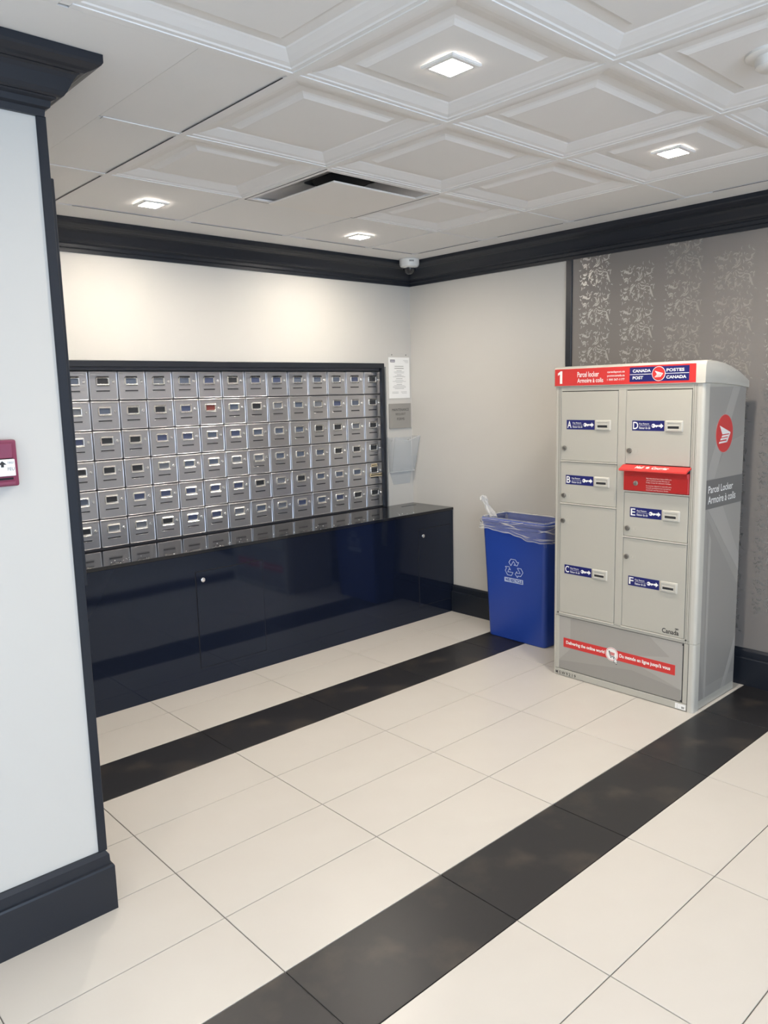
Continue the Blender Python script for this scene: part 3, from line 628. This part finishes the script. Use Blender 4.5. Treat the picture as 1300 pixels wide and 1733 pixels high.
kl.part('cart_basket', plate([(cu-.010, cv+.012), (cu+.017, cv+.009), (cu+.014, cv-.006), (cu-.006, cv-.006)], fp, .002, .0024), mat('cart red', (0.60, 0.20, 0.19), 0.5), bp_)
cb = plate([(cu-.018, cv+.016), (cu-.012, cv+.016), (cu-.006, cv-.011), (cu-.009, cv-.011)], fp, .0024, .0028); plate(rect(cu-.008, cv-.013, cu+.015, cv-.010), fp, .0024, .0028, cb)
plate(circ(cu-.004, cv-.018, .003, 10), fp, .0024, .0028, cb); plate(circ(cu+.012, cv-.018, .003, 10), fp, .0024, .0028, cb)
kl.part('cart_lines', cb, ink_m, bp_)
ar = [(0, 0), (0, -.036), (.008, -.029), (.013, -.041), (.018, -.039), (.013, -.027), (.023, -.026)]
kl.part('cursor_outline', plate([(cu+.013+a*1.0, cv-.008+b*1.0) for a, b in ar], fp, .0026, .003), ink_m, bp_)
kl.part('cursor', plate([(cu+.0155+a*.78, cv-.0125+b*.78) for a, b in ar], fp, .003, .0034), white_m, bp_)
kl.part('serial_lettering', text_mesh('M S W 9 2 1 9', (.510, .0085, .637, .0255), f, .0006, .02), ink_m)
kl.part('maker_plate', plate(rect(1.196, .006, 1.248, .032), f, .0002, .0012), white_m)
kl.part('maker_print', plate(rect(1.228, .011, 1.242, .021), f, .0012, .0016, plate(rect(1.205, .011, 1.209, .014), f, .0012, .0016, plate(rect(1.205, .021, 1.209, .024), f, .0012, .0016))), greyink_m)
kl.part('hinge_pin', MB().lathe([(.004, 0), (.004, .002)], 8, lambda p, q, h: (LX-h, -1.226+p, .327+q)).lathe([(.004, 0), (.004, .002)], 8, lambda p, q, h: (LX-h, -1.224+p, .048+q)).lathe([(.004, 0), (.004, .002)], 8, lambda p, q, h: (LX-h, -.522+p, .352+q)).lathe([(.004, 0), (.004, .002)], 8, lambda p, q, h: (LX-h, -1.238+p, .352+q)), ink_m)
# right side: grey film with pale facets
fs = SIDE(YB+.004)
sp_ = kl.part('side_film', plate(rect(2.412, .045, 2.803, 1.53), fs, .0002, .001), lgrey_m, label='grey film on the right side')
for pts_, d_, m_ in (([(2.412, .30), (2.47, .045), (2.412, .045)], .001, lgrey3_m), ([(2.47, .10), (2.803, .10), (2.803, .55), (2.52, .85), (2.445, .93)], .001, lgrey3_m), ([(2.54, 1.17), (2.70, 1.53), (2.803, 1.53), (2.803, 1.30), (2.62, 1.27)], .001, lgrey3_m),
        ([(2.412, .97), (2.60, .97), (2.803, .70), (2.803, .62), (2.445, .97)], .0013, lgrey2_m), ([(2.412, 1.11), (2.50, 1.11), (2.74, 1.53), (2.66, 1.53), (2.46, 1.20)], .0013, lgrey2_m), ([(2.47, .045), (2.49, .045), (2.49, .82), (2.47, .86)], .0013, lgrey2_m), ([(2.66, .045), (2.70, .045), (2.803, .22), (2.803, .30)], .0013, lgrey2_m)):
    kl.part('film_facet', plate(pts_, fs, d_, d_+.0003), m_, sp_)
kl.part('side_band', plate(rect(2.386, .971, 2.803, 1.106), fs, .0016, .0024), dgrey_m, sp_)
kl.part('side_lettering', merge(text_mesh('Parcel Locker', (2.440, 1.044, 2.698, 1.078), fs, .003, .01), text_mesh('Armoire à colis', (2.440, .994, 2.730, 1.030), fs, .003, .01)), white_m, sp_)
kl.part('side_emblem_ring', plate(circ(2.585, 1.314, .0895, 48), fs, .0016, .0024), mat('pale red ring', (0.55, 0.30, 0.28), 0.5), sp_)
kl.part('side_emblem', plate(circ(2.585, 1.314, .087, 48), fs, .0024, .003), red_m, sp_)
kl.part('side_wing', wing(2.585, 1.314, .087, fs, .003), white_m, sp_)

# ================================================================== RECYCLING BIN
BX0, BX1, BYA, BYB = 2.662, 2.850, 0.212, -0.222        # at the floor
TX0, TX1, TYA, TYB = 2.628, 2.872, 0.236, -0.248        # at the rim
BH = 0.762
rb = thing('recycling_bin', ((BX0+BX1)/2, 0, 0), 'tall slim blue recycling bin between counter and parcel locker', 'bin')
kr = Kit(rb)
def bloop(t, off, z=None, r=.028, n=4):
    a = lambda p, q: p+(q-p)*t
    x0_, x1_, y1_, y0_ = a(BX0, TX0)+off, a(BX1, TX1)-off, a(BYA, TYA)-off, a(BYB, TYB)+off
    return [(p, q, BH*t if z is None else z) for p, q in rrect(x0_, y0_, x1_, y1_, max(.006, r-off), n)]
kr.part('body', MB().loft([bloop(0, .006, 0.0), bloop(0, 0, .006), bloop(.93, 0), bloop(.935, -.004), bloop(.955, -.004), bloop(.96, .001), bloop(.97, .001), bloop(.97, .005), bloop(.5, .006), bloop(.02, .006)], True, True), bin_m, smooth=True)
kr.part('rim', MB().loft([bloop(.962, .000), bloop(.964, -.009), bloop(.972, -.011), bloop(.996, -.011), bloop(1.0, -.008), bloop(1.0, .002), bloop(.97, .006)]), bin_m, smooth=True)
kr.part('handle_lug', MB().box((TX0+TX1)/2-.05, (TX0+TX1)/2+.05, TYA+.008, TYA+.026, BH-.024, BH-.002, .003).box((TX0+TX1)/2-.05, (TX0+TX1)/2+.05, TYB-.026, TYB-.008, BH-.024, BH-.002, .003), bin_m)
def bf(u, v, d): return (BX0+(TX0-BX0)*v/BH-d-.0004, -u, v)
def ribbon(mb, P, wd, face, d, close=True):
    n = len(P)
    for i in range(n if close else n-1):
        a = Vector(P[i]); b = Vector(P[(i+1) % n]); t = (b-a).normalized(); q = Vector((-t.y, t.x))*wd/2; a = a-t*wd/2; b = b+t*wd/2
        plate([tuple(a-q), tuple(b-q), tuple(b+q), tuple(a+q)], face, d, d+.0006, mb)
sy = MB(); c0 = (.006, .463)
arrow = [(-.022, .020), (-.036, .043), (-.020, .068), (.014, .068), (.026, .050), (.038, .052), (.027, .026), (.002, .028), (.013, .033), (.004, .047), (-.002, .054), (-.020, .022)]
for k in range(3):
    a = math.radians(-120*k); P = [(c0[0]+(x*math.cos(a)-y*math.sin(a)), c0[1]+.86*(x*math.sin(a)+y*math.cos(a))) for x, y in arrow]
    ribbon(sy, P, .0032, bf, .0)
kr.part('recycling_symbol', sy, mat('pale blue print', (0.62, 0.70, 0.86), 0.5))
lp = plate(rect(-.068, .374, .074, .402), bf, .0, .0004)
kr.part('lettering_plate', lp, mat('pale blue plate', (0.58, 0.66, 0.82), 0.5))
kr.part('lettering', text_mesh('WE RECYCLE', (-.062, .378, .069, .398), bf, .0008, .04), bin_m)
# liner
ln = thing('bin_liner', ((BX0+BX1)/2, 0, BH), 'clear crinkled plastic liner folded over the rim of the blue bin', 'plastic bag')
kn2 = Kit(ln); rr = random.Random(5)
def dense(off, t, r=.03):
    x0_, x1_, y1_, y0_ = TX0+off, TX1-off, TYA-off, TYB+off
    base = rrect(x0_, y0_, x1_, y1_, max(.01, r-off), 6); P = []
    for i in range(len(base)):
        a = Vector(base[i]); b = Vector(base[(i+1) % len(base)]); m_ = max(1, int((b-a).length/.012))
        for k in range(m_): P.append(a+(b-a)*k/m_)
    return P
base_n = len(dense(-.016, 0))
def wav(k, f_, s_): return math.sin(k*f_+s_)+.6*math.sin(k*f_*2.3+s_*2.1)+.35*math.sin(k*f_*5.1+s_)
outer = dense(-.016, 0)
def low(p):        # hanging depth of the hem
    u = (TYA-p.y)/(TYA-TYB); fx = (p.x-TX0)/(TX1-TX0)
    return .705-.052*u if fx < .5 else .70-.035*u
rings = []
ctr = Vector(((TX0+TX1)/2, 0))
NL = 9
for i, t in enumerate([-.9, -.5, -.15, 0.02] + [k/NL for k in range(NL+1)]):
    R_ = []
    for k, p in enumerate(outer):
        u = (TYA-p.y)/(TYA-TYB)
        nrm = Vector((-1 if abs(p.x-TX0+.016) < .02 else (1 if abs(p.x-TX1-.016) < .02 else 0), 1 if abs(p.y-TYA-.016) < .02 else (-1 if abs(p.y-TYB+.016) < .02 else 0)))
        if nrm.length: nrm.normalize()
        if t < 0.01: q = p-nrm*(.032+.006*wav(k, .21, 3)*abs(t)); z = BH+.004+t*.16
        elif i == 3: q = p-nrm*.012; z = BH+.008
        else:
            zl = low(p)+.006*wav(k, .17, 1); z = BH+.002-(BH+.002-zl)*t
            diag = k*.31+z*55
            q = p+nrm*(.003+.004*abs(math.sin(diag))*t+.0035*math.sin(k*.53-z*80)*t+.002)
        R_.append((q.x, q.y, z))
    rings.append(R_)
kn2.part('bag_sheet', MB().loft(rings), bag_m, smooth=True)
hem = MB()
hm_r = rings[-1]; hem.loft([[(x-.001, y, z+.0025) for x, y, z in hm_r], [(x-.0022, y, z) for x, y, z in hm_r], [(x-.001, y, z-.0022) for x, y, z in hm_r]])
kn2.part('bag_hem', hem, tail_m, smooth=True)
for q_ in range(44):
    k0 = rr.randrange(len(outer)); t0 = rr.uniform(.1, .9); Lk = rr.randint(6, 16); sl_ = rr.uniform(-.035, .035); P_ = []
    for k in range(Lk):
        i_ = (k0+k) % len(outer); ti = min(.98, max(.02, t0+sl_*k)); ri = 4+ti*NL; a_ = int(ri); fr__ = ri-a_
        p_ = Vector(rings[a_][i_])*(1-fr__)+Vector(rings[min(a_+1, len(rings)-1)][i_])*fr__
        c_ = Vector(((TX0+TX1)/2, (TYA+TYB)/2, p_.z)); o_ = (p_-c_); o_.z = 0; P_.append((p_+o_.normalized()*.0012, o_.normalized()))
    wk = rr.uniform(.0010, .0026)
    fold = MB().loft([[tuple(p+Vector((0, 0, wk*math.sin(math.pi*j/(Lk-1))))), tuple(p+n*.0022*math.sin(math.pi*j/(Lk-1))), tuple(p-Vector((0, 0, wk*math.sin(math.pi*j/(Lk-1)))))] for j, (p, n) in enumerate(P_)], closed=False)
    kn2.part('bag_fold', fold, fold_m, smooth=True)
# crumpled tail of the bag standing up at the left end, and the flap hanging behind the bin
tl = MB(); cr = []
path = [(2.700, .205, .765, .030), (2.705, .225, .785, .026), (2.712, .252, .805, .020), (2.715, .268, .825, .014), (2.716, .280, .845, .017), (2.716, .292, .862, .026), (2.714, .296, .876, .022), (2.714, .298, .884, .006)]
for (x, y, z, r) in path:
    cr.append([(x+r*.8*math.cos(a)*(1+.35*rr.uniform(-1, 1)), y+r*math.sin(a)*(1+.35*rr.uniform(-1, 1)), z+r*.35*rr.uniform(-1, 1)) for a in [2*math.pi*k/14 for k in range(14)]])
tl.loft(cr, True, True)
kn2.part('twisted_tail', tl, tail_m)
fl = MB()
fl.loft([[(2.70+.006*math.sin(k*1.7+j), .245+.012*math.sin(j*.9+k)+.004*j*(1 if j < 5 else .6), .745-.036*j) if True else 0 for k in range(2)] and [(2.69+.05*k/4, .250+.006*math.sin(j*.8+k*1.3)+.010*math.sin(math.pi*j/9), .740-.033*j-.004*k) for k in range(5)] for j in range(10)], closed=False)
kn2.part('hanging_flap', fl, tail_m, smooth=True)
